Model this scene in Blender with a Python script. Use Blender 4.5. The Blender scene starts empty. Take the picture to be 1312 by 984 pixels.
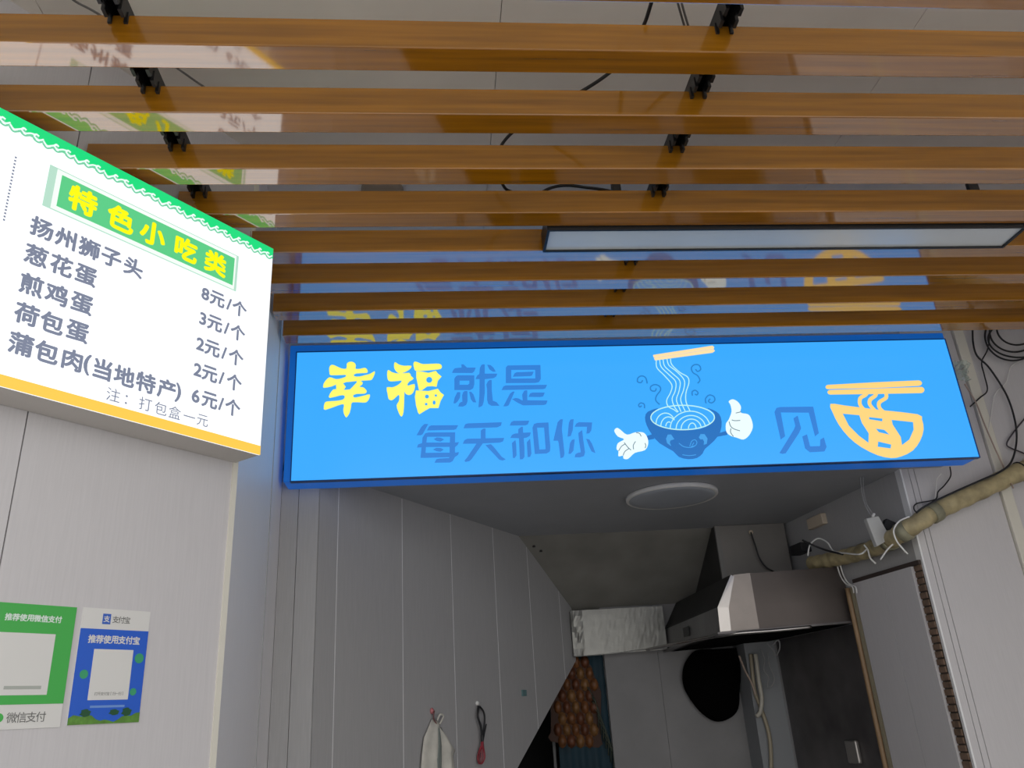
import bpy, bmesh, math, random
from mathutils import Vector, Matrix
random.seed(7)
C = bpy.context.scene.collection

# ------------------------------------------------------------------ camera
F, YAW, PITCH, ROLL = 1028.594, 0.101942, 0.393474, -0.0637725
EYE = Vector((0, 0, 1.6))
def cam_axes():
    cy, sy, cp, sp = math.cos(YAW), math.sin(YAW), math.cos(PITCH), math.sin(PITCH)
    fwd = Vector((sy*cp, cy*cp, sp)); r = Vector((cy, -sy, 0)); u = r.cross(fwd)
    cr, sr = math.cos(ROLL), math.sin(ROLL)
    return cr*r + sr*u, -sr*r + cr*u, fwd
AR, AU, AF = cam_axes()
cd = bpy.data.cameras.new('camera'); cam = bpy.data.objects.new('camera', cd); C.objects.link(cam)
cd.sensor_width = 36; cd.lens = F*36/1312; cd.clip_start = 0.02
M = Matrix((AR, AU, -AF)).transposed().to_4x4(); M.translation = EYE
cam.matrix_world = M
bpy.context.scene.camera = cam

# ------------------------------------------------------------------ world, exposure
w = bpy.data.worlds.new('overcast_sky'); bpy.context.scene.world = w; w.use_nodes = True
wn, wl = w.node_tree.nodes, w.node_tree.links
bg = wn['Background']; bg.inputs['Color'].default_value = (1.0, 0.992, 0.985, 1); bg.inputs['Strength'].default_value = 1.36
vs = bpy.context.scene.view_settings
vs.view_transform = 'Standard'; vs.look = 'None'; vs.exposure = 0.0; vs.gamma = 1.0; vs.use_curve_mapping = False
cy_ = bpy.context.scene.cycles
cy_.max_bounces = 8; cy_.diffuse_bounces = 5; cy_.glossy_bounces = 5

# ------------------------------------------------------------------ pixel -> place on a real plane
def ray(px, py): return AR*(px-656) - AU*(py-492) + AF*F
def atz(px, py, z): d = ray(px, py); return EYE + d*((z-1.6)/d.z)
def aty(px, py, y): d = ray(px, py); return EYE + d*(y/d.y)
def onp(px, py, p, n): d = ray(px, py); return EYE + d*((Vector(p)-EYE).dot(n)/d.dot(n))
class Wall:                       # vertical plane: origin, heading (deg from +Y); u runs along it, n faces the room
    def __init__(s, p, deg):
        s.p = Vector((p[0], p[1], 0)); a = math.radians(deg)
        s.u = Vector((math.sin(a), math.cos(a), 0)); s.n = Vector((math.cos(a), -math.sin(a), 0))
    def uv(s, px, py): q = onp(px, py, s.p, s.n) - s.p; return (q.dot(s.u), q.z)
    def at(s, u, v, d=0): return s.p + s.u*u + s.n*d + Vector((0, 0, v))

# ------------------------------------------------------------------ materials
def srgb(c): return tuple(((x/255)/12.92 if x/255 <= .04045 else ((x/255+.055)/1.055)**2.4) for x in c)
MATS = {}
def mat(name, col, rough=.6, metal=0., emit=None, es=0., noise=0., nscale=8., stretch=(1,1,1), bump=0., coat=0., coat_ior=1.5, coat_rough=.05, trans=0., spec=.5, alpha=1.):
    if name in MATS: return MATS[name]
    m = bpy.data.materials.new(name); m.use_nodes = True; n, l = m.node_tree.nodes, m.node_tree.links
    b = n['Principled BSDF']
    b.inputs['Base Color'].default_value = (*col, 1); b.inputs['Roughness'].default_value = rough; b.inputs['Metallic'].default_value = metal
    b.inputs['Coat Weight'].default_value = coat; b.inputs['Coat IOR'].default_value = coat_ior; b.inputs['Coat Roughness'].default_value = coat_rough
    b.inputs['Transmission Weight'].default_value = trans; b.inputs['Specular IOR Level'].default_value = spec; b.inputs['Alpha'].default_value = alpha
    if emit: b.inputs['Emission Color'].default_value = (*emit, 1); b.inputs['Emission Strength'].default_value = es
    tc = n.new('ShaderNodeTexCoord'); mp = n.new('ShaderNodeMapping'); mp.inputs['Scale'].default_value = stretch
    l.new(tc.outputs['Object'], mp.inputs['Vector'])
    nt = n.new('ShaderNodeTexNoise'); nt.inputs['Scale'].default_value = nscale; nt.inputs['Detail'].default_value = 6
    l.new(mp.outputs['Vector'], nt.inputs['Vector'])
    if noise:
        mx = n.new('ShaderNodeMix'); mx.data_type = 'RGBA'
        mx.inputs[6].default_value = (*[max(0, c*(1-noise)) for c in col], 1); mx.inputs[7].default_value = (*[min(1, c*(1+noise)) for c in col], 1)
        rp = n.new('ShaderNodeMapRange'); rp.inputs[1].default_value = .3; rp.inputs[2].default_value = .7
        l.new(nt.outputs['Fac'], rp.inputs[0]); l.new(rp.outputs[0], mx.inputs[0]); l.new(mx.outputs[2], b.inputs['Base Color'])
    if bump:
        bp = n.new('ShaderNodeBump'); bp.inputs['Strength'].default_value = bump; bp.inputs['Distance'].default_value = .01
        l.new(nt.outputs['Fac'], bp.inputs['Height']); l.new(bp.outputs['Normal'], b.inputs['Normal'])
    MATS[name] = m; return m
def glow(name, rgb, k=1., base=.05):
    c = srgb(rgb); return mat(name, tuple(x*base for x in c), rough=.4, emit=c, es=k)

# wood film with streaky grain
WOOD = mat('wood_grain_film', (.40, .145, .001), rough=.38, noise=.26, nscale=5, stretch=(.5, 14, 14), coat=1, coat_ior=3.3, coat_rough=.06, spec=0.)
WOODM = mat('satin_wood_grain_film', (.34, .14, .009), rough=.38, noise=.26, nscale=5, stretch=(.5, 14, 14), coat=1, coat_ior=1.7, coat_rough=.12, spec=0.)
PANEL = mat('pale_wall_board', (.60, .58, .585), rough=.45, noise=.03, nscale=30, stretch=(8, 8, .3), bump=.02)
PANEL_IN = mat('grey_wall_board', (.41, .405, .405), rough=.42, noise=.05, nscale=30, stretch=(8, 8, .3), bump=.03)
JOINT = mat('white_joint_strip', (.85, .85, .85), rough=.5)
DJOINT = mat('grey_joint', (.42, .42, .42), rough=.7)
CREAM = mat('cream_trim', (.72, .69, .60), rough=.5)
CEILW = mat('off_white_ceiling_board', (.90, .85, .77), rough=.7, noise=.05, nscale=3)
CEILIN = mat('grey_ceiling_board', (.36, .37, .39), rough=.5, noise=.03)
SOFF = mat('stained_stair_underside', (.24, .23, .205), rough=.7, noise=.15, nscale=4)
BLACK = mat('black_metal', (.012, .012, .013), rough=.4)
BLACKP = mat('black_rubber', (.012, .012, .014), rough=.5)
WHITEP = mat('white_plastic', (.78, .77, .74), rough=.4)
CREAMP = mat('cream_plastic', (.62, .52, .40), rough=.5)
STEEL = mat('brushed_steel', (.46, .44, .42), rough=.27, metal=1, noise=.12, nscale=4, stretch=(1, 1, 1), bump=.03)
STEELD = mat('greasy_dark_steel', (.15, .14, .14), rough=.4, metal=.6, noise=.4, nscale=3, bump=.05)
FOIL = mat('foil_wrap', (.30, .295, .27), rough=.4, metal=.6, noise=.1, nscale=12, bump=.15)
DARK = mat('recess_shade_black', (.02, .02, .02), rough=.9)
SOOT = mat('soot_black_iron', (.002, .002, .002), rough=1, spec=.05)
HOSE = mat('yellowed_hose_wrap', (.40, .33, .18), rough=.6, noise=.4, nscale=14, bump=.3)
BROWN = mat('brown_pipe_paint', (.30, .19, .10), rough=.5, noise=.15)
BRICK = mat('brown_brick', (.17, .11, .075), rough=.9, noise=.3, nscale=30, bump=.3)
MORTAR = mat('mortar', (.06, .045, .035), rough=.95)
FLOOR = mat('unseen_dark_floor', (.10, .098, .095), rough=.6, noise=.08)
BOUNCE = mat('pale_bounce_ground', (.68, .67, .65), rough=.8, noise=.08)

# ------------------------------------------------------------------ object helpers
def link(o, parent=None, kind=None):
    C.objects.link(o)
    if parent: o.parent = parent
    if kind: o['kind'] = kind
    return o
def mesh(name, vs_, fs, m, parent=None, kind=None, smooth=False, bevel=0):
    me = bpy.data.meshes.new(name); me.from_pydata([tuple(v) for v in vs_], [], fs); me.materials.append(m)
    bm = bmesh.new(); bm.from_mesh(me); bmesh.ops.recalc_face_normals(bm, faces=bm.faces); bm.to_mesh(me); bm.free()
    if smooth:
        for p in me.polygons: p.use_smooth = True
    o = link(bpy.data.objects.new(name, me), parent, kind)
    if bevel:
        b = o.modifiers.new('bevel', 'BEVEL'); b.width = bevel; b.segments = 2; b.limit_method = 'ANGLE'
    return o
BF = [(0,1,3,2),(4,6,7,5),(0,4,5,1),(2,3,7,6),(0,2,6,4),(1,5,7,3)]
def box(name, x, y, z, m, parent=None, kind=None, bevel=0):
    return mesh(name, [(a, b, c) for a in x for b in y for c in z], BF, m, parent, kind, bevel=bevel)
def wbox(name, W, u, v, d, m, parent=None, kind=None, bevel=0):
    return mesh(name, [W.at(a, c, b) for a in u for b in d for c in v], BF, m, parent, kind, bevel=bevel)
def slab(name, poly, ext, m, parent=None, kind=None, bevel=0):
    n = len(poly); P = [Vector(p) for p in poly]; e = Vector(ext)
    return mesh(name, P + [p+e for p in P], [tuple(range(n)), tuple(range(2*n-1, n-1, -1))] + [(i, (i+1) % n, n+(i+1) % n, n+i) for i in range(n)], m, parent, kind, bevel=bevel)
def cr(pts, k=6, closed=False):
    P = [Vector(p) for p in pts]; n = len(P); out = []
    rng = range(n) if closed else range(n-1)
    for i in rng:
        g = (lambda j: P[j % n]) if closed else (lambda j: P[max(0, min(n-1, j))])
        a, b, c, d = g(i-1), g(i), g(i+1), g(i+2)
        for q in range(k):
            t = q/k
            out.append(.5*((2*b) + (c-a)*t + (2*a-5*b+4*c-d)*t*t + (3*b-a-3*c+d)*t**3))
    if not closed: out.append(P[-1])
    return out
def tube_data(pts, r, seg=8, smoothk=6, rf=None):
    P = cr(pts, smoothk) if smoothk else [Vector(p) for p in pts]
    V, Fc = [], []; up = Vector((0.13, 0.2, 1)).normalized(); n = len(P)
    for i, p in enumerate(P):
        t = (P[min(n-1, i+1)] - P[max(0, i-1)]).normalized()
        a = up - t*up.dot(t)
        if a.length < .05: a = Vector((1, 0, 0)) - t*t.x
        a.normalize(); up = a; b = t.cross(a); rr = rf(i/(n-1)) if rf else r
        for k in range(seg):
            th = 2*math.pi*k/seg; V.append(p + (a*math.cos(th) + b*math.sin(th))*rr)
    for i in range(n-1):
        for k in range(seg): Fc.append((i*seg+k, i*seg+(k+1) % seg, (i+1)*seg+(k+1) % seg, (i+1)*seg+k))
    Fc += [tuple(range(seg)), tuple(range((n-1)*seg, n*seg))]
    return V, Fc
def tube(name, pts, r, m, parent=None, **k):
    V, Fc = tube_data(pts, r, **k); return mesh(name, V, Fc, m, parent, smooth=True)
def lathe(name, prof, c, axis, m, parent=None, seg=40):
    ax = Vector(axis).normalized(); a = ax.orthogonal().normalized(); b = ax.cross(a); V, Fc = [], []
    for r, h in prof:
        for k in range(seg):
            th = 2*math.pi*k/seg; V.append(Vector(c) + ax*h + (a*math.cos(th)+b*math.sin(th))*r)
    n = len(prof)
    for i in range(n-1):
        for k in range(seg): Fc.append((i*seg+k, i*seg+(k+1) % seg, (i+1)*seg+(k+1) % seg, (i+1)*seg+k))
    Fc += [tuple(range(seg)), tuple(range((n-1)*seg, n*seg))]
    return mesh(name, V, Fc, m, parent, smooth=True)
def thing(name, label, cat, loc, group=None):
    o = bpy.data.objects.new(name, None); o.empty_display_size = .05; C.objects.link(o); o.location = loc
    o['label'] = label; o['category'] = cat
    if group: o['group'] = group
    return o
def tag(o, label, cat, group=None):
    o['label'] = label; o['category'] = cat
    if group: o['group'] = group
    return o
def setp(root):                    # children keep their world place under a moved Empty
    for c in root.children: c.matrix_parent_inverse = Matrix.Translation(root.location).inverted()
# flat artwork: fill polygons (with holes) through a 2D curve, then map (a,b) onto a plane
def fill_mesh(groups, th):
    V, Fc = [], []
    for g in groups:
        cu = bpy.data.curves.new('outline', 'CURVE'); cu.dimensions = '2D'; cu.fill_mode = 'BOTH'; cu.extrude = th/2
        for pts in g:
            s = cu.splines.new('POLY'); s.points.add(len(pts)-1); s.use_cyclic_u = True
            for i, p in enumerate(pts): s.points[i].co = (p[0], p[1], 0, 1)
        o = bpy.data.objects.new('outline', cu); me = bpy.data.meshes.new_from_object(o)
        b = len(V); V += [v.co.copy() for v in me.vertices]; Fc += [tuple(b+i for i in p.vertices) for p in me.polygons]
        bpy.data.objects.remove(o); bpy.data.curves.remove(cu); bpy.data.meshes.remove(me)
    return V, Fc
def decal(name, groups, place, m, parent, th=.0015, off=.0):
    V, Fc = fill_mesh(groups, th)
    return mesh(name, [place(v.x, v.y, off+th/2+v.z) for v in V], Fc, m, parent)
def each(fn, name, items, *a, **k):
    for it in items: fn(name, [it], *a, **k)
def ribbon_polys(pts, wd, k=5, closed=False):
    P = cr([(p[0], p[1], 0) for p in pts], k, closed) if k else [Vector((p[0], p[1], 0)) for p in pts]
    L, R = [], []; n = len(P)
    for i, p in enumerate(P):
        a, b = (P[(i-1) % n], P[(i+1) % n]) if closed else (P[max(0, i-1)], P[min(n-1, i+1)])
        t = (b-a).normalized(); q = Vector((-t.y, t.x, 0))*wd/2; L.append(p+q); R.append(p-q)
    return L, R, n
def strokes(name, lines, wd, place, m, parent, th=.0012, off=0., k=5, closed=False):
    V, Fc = [], []
    for pts in lines:
        L, R, n = ribbon_polys(pts, wd, k, closed); b = len(V)
        for l_, r_ in zip(L, R):
            V += [place(l_.x, l_.y, off), place(r_.x, r_.y, off), place(l_.x, l_.y, off+th), place(r_.x, r_.y, off+th)]
        for i in range(n if closed else n-1):
            a, c = b+4*i, b+4*((i+1) % n)
            Fc += [(a+2, c+2, c+3, a+3), (a, a+2, a+3, a+1)[:0] or (a, c, c+2, a+2), (a+1, a+3, c+3, c+1)]
    return mesh(name, V, Fc, m, parent)
GLY = {}
def glyph(ch, bold):
    if (ch, bold) not in GLY:
        cu = bpy.data.curves.new('glyph', 'FONT'); cu.body = ch; cu.size = 1; cu.align_x = 'LEFT'; cu.resolution_u = 3
        cu.fill_mode = 'FRONT'
        o = bpy.data.objects.new('glyph', cu); me = bpy.data.meshes.new_from_object(o)
        V = [v.co.copy() for v in me.vertices]; Fc = [tuple(p.vertices) for p in me.polygons]
        xs = [v.x for v in V] or [0]; ys = [v.y for v in V] or [0]
        GLY[(ch, bold)] = (V, Fc, (min(xs)+max(xs))/2, (min(ys)+max(ys))/2)
        bpy.data.objects.remove(o); bpy.data.curves.remove(cu); bpy.data.meshes.remove(me)
    return GLY[(ch, bold)]
def lettering(name, chars, centres, em, place, m, parent, bold=.0, off=.001, sx=1.):
    """chars placed one by one; centres are (u, v) on the plane, em in metres"""
    V, Fc = [], []
    for ch, (u, v) in zip(chars, centres):
        G, GF, cx, cyy = glyph(ch, bold); b = len(V)
        if ch in '一:：': cyy = .38 if ch != '一' else cyy
        st = [(0, 0)] + ([(math.cos(t*math.pi/4)*bold, math.sin(t*math.pi/4)*bold) for t in range(8)] if bold > .002 else [])
        for k_, (du_, dv_) in enumerate(st):
            b = len(V)
            V += [place(u+(g.x-cx+du_)*em*sx, v+(g.y-cyy+dv_)*em, off+k_*4e-6) for g in G]; Fc += [tuple(b+i for i in f) for f in GF]
    return mesh(name, V, Fc, m, parent)
def lerp_c(a, b, n): return [(a[0]+(b[0]-a[0])*i/max(1, n-1), a[1]+(b[1]-a[1])*i/max(1, n-1)) for i in range(n)]

# ------------------------------------------------------------------ key planes
ZS, ZC, ZT = 2.987, 2.545, 3.34          # slat underside, stall ceiling, outer ceiling
LW = Wall((-.564, 2.218), 39.3)          # left shop wall, u=0 at its corner
LS = Wall((-.485, 2.148), 39.3)          # face of the menu light box
IW = Wall((-.465, 3.118), 33.3)          # slanting wall inside the stall
RW = Wall((2.102, 3.39), -5.5)           # right wall inside the stall
RW.n = -RW.n

# ------------------------------------------------------------------ floor and outer ceiling
box('floor', (-4, 5), (.2, 6.5), (-.1, 0), FLOOR, kind='structure')  # unseen floor, kept dark so slat undersides reflect less
box('bounce_pavement', (-12, 12), (-14, .198), (-.1, -.01), BOUNCE, kind='structure')  # unseen pale ground added to bounce light up to the ceiling
ceil = mesh('ceiling', [(-2.2, .7, ZT+.05), (3.5, .7, ZT+.05), (3.5, 3.5, ZT+.05), (-.9, 3.5, ZT+.05), (-2.2, .7, ZT+.09), (3.5, .7, ZT+.09), (3.5, 3.5, ZT+.09), (-.9, 3.5, ZT+.09)],
            [(0,1,2,3),(4,5,6,7),(0,1,5,4),(1,2,6,5),(2,3,7,6),(3,0,4,7)], DJOINT, kind='structure')
for i, x0 in enumerate((-2.2, -1.0, .2, 1.4, 2.6)):
    for j, y0 in enumerate((.7, 1.92, 3.14)):
        box('panel', (x0+.001, min(x0+1.199, 3.5)), (y0+.001, min(y0+1.219, 3.5)), (ZT+.03, ZT+.05), CEILW, ceil)
slat_y = [1.368, 1.580, 1.793, 2.001, 2.208, 2.400, 2.600, 2.793]
slat_y = [1.164] + slat_y
for y in slat_y:
    x0 = -.564-(2.218-y)*.818+.01 if y+.07 < 2.2 else -.575
    if y == 2.001: x0 = -.73
    x1 = 3.38
    h, wd, r = .08, .071, .003      # hollow U-profile with softened lower edges
    prof = [(0, h), (0, r), (r*.3, r*.3), (r, 0), (wd-r, 0), (wd-r*.3, r*.3), (wd, r), (wd, h), (wd-.004, h), (wd-.004, .006), (.004, .006), (.004, h)]
    n = len(prof)
    V = [(x, y+a, ZS+b) for x in (x0, x1) for a, b in prof]
    Fc = [(i, (i+1) % n, n+(i+1) % n, n+i) for i in range(n)] + [(0,1,2,3,4,5,6,7,8,9,10,11), tuple(range(n, 2*n))]
    sl_ = mesh('slat', V, Fc, WOOD, ceil); sl_.data.materials.append(WOODM)
    for p_ in sl_.data.polygons: p_.material_index = 0 if p_.normal.z < -.5 else 1
for x, yend in ((-.67, 2.05), (.69, 2.87)):
    V, Fc = [], []
    def addb(xa, xb, ya, yb, za, zb):
        b = len(V); V.extend([(p, q, r_) for p in (xa, xb) for q in (ya, yb) for r_ in (za, zb)]); Fc.extend([tuple(b+i for i in f) for f in BF])
    addb(x-.017, x-.014, .5, yend, ZS+.07, ZS+.115); addb(x+.014, x+.017, .5, yend, ZS+.07, ZS+.115); addb(x-.017, x+.017, .5, yend, ZS+.112, ZS+.115)
    yy = .5
    while yy < yend-.03:
        for s in (-1, 1): addb(x+s*.017-.004, x+s*.017+.004, yy, yy+.022, ZS+.055, ZS+.085)
        yy += .0345
    mesh('carrier_rail', V, Fc, BLACK, ceil)
    for yy in (1.0, 2.85):
        if yy < yend: tube('hanger_rod', [(x, yy, ZS+.11), (x, yy, ZT+.04)], .004, BLACK, ceil, smoothk=0, seg=6)

# round fitting half hidden above the slats
c = atz(490, 246, ZT+.02)
disc = lathe('smoke_detector', [(.075, .03), (.075, .012), (.06, 0), (.0, -.004)], (c.x, c.y, ZT), (0, 0, 1), mat('aged_beige_plastic', (.30, .25, .20), .6))
tag(disc, 'round beige ceiling fitting half hidden above the slats left of centre', 'smoke detector')
# wires above the slats
def zt(pts, z): return [atz(x, y, z) for x, y in pts]
tag(tube('cable', zt([(850, -40), (835, 2), (825, 32), (805, 70), (780, 94), (745, 117), (700, 140), (662, 165), (642, 187), (636, 212), (645, 238), (656, 246), (680, 252)], 3.14), .0048, BLACKP), 'black cable looping above the wooden slats near top centre', 'cable')
tag(tube('cable', zt([(690, 249), (705, 241), (725, 237.5), (750, 240), (778, 244), (800, 250)], 3.14), .0048, BLACKP), 'short black cable arching above the fourth slat beside a small bracket', 'cable')
for k, dx in enumerate((0, 5)):
    tag(tube('cable', zt([(862+dx, -30), (868+dx, 2), (877+dx, 34), (884+dx, 60)], 3.16), .0028, mat('grey_cable', (.16, .15, .14))), 'thin grey wire beside the right carrier rail, ' + ('left' if k == 0 else 'right') + ' one of the pair', 'cable')
tag(tube('cable', zt([(80, -12), (97, 2), (126, 18), (180, 56), (225, 86), (255, 107), (290, 130)], 3.33), .003, mat('grey_cable', (.16, .15, .14))), 'thin grey wire running diagonally on the ceiling at top left', 'cable')
tag(box('bracket', (atz(784, 240, 3.12).x-.006, atz(790, 240, 3.12).x+.006), (2.03, 2.045), (3.07, 3.14), BLACK), 'small black metal bracket above the fourth slat', 'bracket')
tag(box('bracket', (atz(1235, 238, 3.12).x, atz(1247, 238, 3.12).x), (2.03, 2.045), (3.07, 3.12), BLACK), 'tiny dark clip above the fourth slat at far right', 'bracket')

# ------------------------------------------------------------------ linear lamp between slats
lamp = thing('linear_lamp', 'long black-framed ceiling lamp with pale diffuser set between the slats', 'lamp', (1.14, 2.14, ZS))
lx0, lx1, ly0, ly1 = .352, 1.932, 2.076, 2.203
for n_, a, b_ in (('frame', (lx0, lx1), (ly0, ly0+.007)), ('frame', (lx0, lx1), (ly1-.007, ly1)), ('frame', (lx0, lx0+.008), (ly0+.007, ly1-.007)), ('frame', (lx1-.008, lx1), (ly0+.007, ly1-.007))):
    box(n_, a, b_, (ZS-.012, ZS+.06), BLACK, lamp)
box('diffuser', (lx0+.008, lx1-.008), (ly0+.007, ly1-.007), (ZS-.006, ZS+.0), mat('frosted_diffuser', (.80, .84, .84), .25, coat=1, coat_ior=1.9, coat_rough=.25), lamp)
box('housing', (lx0+.008, lx1-.008), (ly0+.007, ly1-.007), (ZS+.045, ZS+.06), BLACK, lamp)
setp(lamp)

# ------------------------------------------------------------------ left shop wall
wl_ = wbox('wall_left', LW, (-2.6, 0), (0, ZT+.03), (-.09, -.012), DJOINT, kind='structure')
gu = LW.uv(35, 530)[0]; us = [-2.6, gu-1.14, gu-.57, gu, 0]
gu2 = LW.uv(10, 674)[0]; us[3] = (gu+gu2)/2
for a, b_ in zip(us[:-1], us[1:]): wbox('panel', LW, (a+.0015, b_-.0015 if b_ < 0 else -.012), (0, ZT+.03), (-.012, 0), PANEL, wl_)
wbox('corner_trim', LW, (-.012, .004), (0, ZT+.03), (-.05, .004), CREAM, wl_)

# return wall from the corner to the stall front
A = Vector((-.564, 2.218, 0)); A2 = Vector((-.612, 3.12, 0)); dd = (A2-A); ang = math.degrees(math.atan2(dd.x, dd.y)); RT = Wall(A, ang); Lr = dd.length
wr = wbox('wall_side', RT, (.0, Lr), (0, ZT+.03), (-.06, -.01), DJOINT, kind='structure')
g1 = RT.uv(347, 640)[0]
for a, b_ in ((0.012, g1), (g1, Lr)): wbox('panel', RT, (a+.0015, b_-.0015), (0, ZT+.03), (-.01, 0), mat('lit_wall_board', (.84, .82, .82), .45, noise=.03, nscale=30, stretch=(8, 8, .3)), wr)  # same pale board, lightened to carry the light falling on this wall
wbox('joint_strip', RT, (g1-.003, g1+.003), (0, ZT+.03), (-.01, .002), DJOINT, wr)
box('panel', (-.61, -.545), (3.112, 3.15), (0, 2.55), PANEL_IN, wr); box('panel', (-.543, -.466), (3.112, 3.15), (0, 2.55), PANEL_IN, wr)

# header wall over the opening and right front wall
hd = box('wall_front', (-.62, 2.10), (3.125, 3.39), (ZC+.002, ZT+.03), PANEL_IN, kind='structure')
rf = box('wall_right_front', (2.106, 3.4), (3.40, 3.5), (0, ZT+.03), JOINT, kind='structure')
for a, b_ in ((2.106, 2.138), (2.141, 2.165), (2.168, 2.545)):
    box('panel', (a, b_), (3.388, 3.40), (0, ZT+.03), PANEL, rf)
box('trim_strip', (2.548, 2.60), (3.372, 3.40), (0, ZT+.03), CREAM, rf, bevel=.003)
for a, b_ in ((2.603, 2.98), (2.983, 3.4)): box('panel', (a, b_), (3.388, 3.40), (0, ZT+.03), PANEL, rf)
box('corner_trim', (2.098, 2.106), (3.386, 3.43), (0, ZC), JOINT, rf)
box('wall_far_right', (3.4, 3.5), (.6, 3.5), (0, ZT+.03), PANEL, kind='structure')

# ------------------------------------------------------------------ stall interior shell
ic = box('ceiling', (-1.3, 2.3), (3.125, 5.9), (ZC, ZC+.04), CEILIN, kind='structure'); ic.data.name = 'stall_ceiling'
sp_, ep, lo = IW.uv(665, 687), IW.uv(735, 780), IW.uv(663, 984)
sP = sp_[0]; sE = ep[0]-.03; zE = ep[1]; zB = 1.895
sl = (zB-lo[1])/(sE-lo[0])
def top(s): return ZC if s <= sP else ZC+(zE-ZC)*(s-sP)/(sE-sP)
def bot(s): return max(0, zB-(sE-s)*sl)
iw = slab('wall_stall_left', [IW.at(s, z, -.045) for s, z in ((0, ZC), (sP, ZC), (sE, zE), (sE, zB), (0, bot(0)))], IW.n*.033, JOINT, kind='structure')
gs = [0, IW.uv(432, 720)[0]] + [IW.uv(x, y)[0] for x, y in ((516, 800), (581, 800), (638, 820), (681, 800), (719, 800))] + [sE]
for a, b_ in zip(gs[:-1], gs[1:]):
    a += .0022; b_ -= .0022 if b_ < sE-.01 else 0
    pts = [(a, bot(a)), (b_, bot(b_)), (b_, top(b_))] + ([(sP, ZC)] if a < sP < b_ else []) + [(a, top(a))]
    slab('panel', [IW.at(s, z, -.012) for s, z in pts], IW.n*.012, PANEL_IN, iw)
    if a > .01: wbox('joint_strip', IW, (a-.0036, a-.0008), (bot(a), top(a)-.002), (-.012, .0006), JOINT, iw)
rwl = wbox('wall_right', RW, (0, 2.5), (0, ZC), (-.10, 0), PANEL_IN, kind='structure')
def ru(x, y): return RW.uv(x, y)[0]
ub0, ub1 = .012, .062                      # brick strip
up_ = ru(1098, 748)
wbox('mortar_bed', RW, (ub0, ub1), (0, 2.125), (.0, .003), MORTAR, rwl)
z = .0; i = 0
while z < 2.09:
    hh = .026+random.uniform(-.002, .002)
    if z > 1.2: wbox('brick', RW, (ub0+random.uniform(.001, .008), ub1-.003), (z+.003, z+hh), (.003, .009+random.uniform(0, .003)), BRICK, rwl)
    z += hh+.004
gp = ru(1165, 870)
for a, b_ in ((ub1+.002, gp-.0015), (gp+.0015, up_)): wbox('panel', RW, (a, b_), (0, 2.115), (.0, .02), PANEL, rwl)
wbox('edge_strip', RW, (.01, up_+.01), (2.117, 2.135), (0, .016), mat('dark_brown_edge', (.05, .035, .03), .8), rwl)
wbox('steel_splash_panel', RW, (up_+.09, 1.44), (0, 1.93), (0, .006), STEELD, rwl)
wbox('edge_strip', RW, (up_+.03, up_+.085), (1.78, 1.98), (0, .014), mat('grey_clip', (.25, .25, .25), .5), rwl)
bw = box('wall_back', (.97, 2.1), (5.06, 5.16), (0, 2.2), DJOINT, kind='structure')
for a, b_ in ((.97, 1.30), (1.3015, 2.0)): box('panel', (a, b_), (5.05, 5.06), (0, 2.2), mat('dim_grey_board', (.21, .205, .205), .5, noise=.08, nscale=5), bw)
box('column', (1.775, 1.99), (4.86, 5.05), (0, 1.93), mat('dull_grey_board', (.26, .27, .28), .6), bw)
slab('trim_1', [(.2, 4.50, ZC), (2.05, 4.50, ZC), (2.05, 5.1, 2.165), (.2, 5.1, 2.165)], (0, .02, .02), SOFF, kind='structure')
for px, py in ((684, 700), (693, 706)):
    p = onp(px, py, (0, 4.5, ZC), Vector((0, .38, .6)).normalized())
    tag(lathe('screw', [(0, 0), (.009, .0), (.009, .012), (.003, .014)], p+Vector((0, 0, -.006)), (0, 0, 1), BLACK, seg=10), 'tiny black screw in the slanting underside, ' + ('left' if px < 690 else 'right') + ' of two', 'screw')
box('added_shade_wall_back', (-1.3, 1.2), (5.8, 5.9), (0, 2.6), DARK, kind='structure')  # enclosing walls added to keep the recess dark, shade put into their colour
box('added_shade_wall_left', (-1.4, -1.3), (3.0, 5.9), (0, 2.6), DARK, kind='structure')
box('added_shade_wall_front', (-1.4, -.62), (3.15, 3.2), (0, 2.6), DARK, kind='structure')
box('added_shade_wall_right', (1.1, 1.2), (5.16, 5.9), (0, 2.6), DARK, kind='structure')

# ------------------------------------------------------------------ blue sign light box
SX0, SX1, SZ0, SZ1, SY = -.556, 2.214, 2.476, 3.012, 3.0
SB = Vector((SX0, SY, 0))
sign = thing('sign_light_box', 'wide glowing blue lightbox sign with yellow lettering and a noodle bowl', 'sign', (.83, 3.06, SZ0))
BLUEF = mat('glowing_blue_frame', (.004, .12, .40), .35, emit=(.002, .085, .40), es=.62)  # frame material has a weak blue glow of its own
box('housing', (SX0-.03, SX1+.004), (SY+.004, 3.118), (SZ0-.001, SZ1+.035), BLUEF, sign, bevel=.003)
FACE = mat('sign_blue_acrylic', (.004, .02, .05), .3, emit=srgb((58, 169, 254)), es=1.02)
sface = box('face', (SX0, SX1), (SY, SY+.006), (SZ0, SZ1), FACE, sign)
for a, b_, c_, d_ in ((SX0-.004, SX0, SZ0-.004, SZ1+.004), (SX1, SX1+.004, SZ0-.004, SZ1+.004), (SX0, SX1, SZ0-.004, SZ0), (SX0, SX1, SZ1, SZ1+.004)):
    box('frame', (a, b_), (SY-.003, SY+.02), (c_, d_), mat('dark_blue_edge', (.003, .06, .25), .3), sign)
def sgn(x, y): p = aty(x, y, SY); return (p.x, p.z)
def splace(a, b_, o): return Vector((a, SY-o, b_))
def tr(pts, ox, oy, sc): return [sgn(ox+x/sc, oy+y/sc) for x, y in pts]
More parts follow.
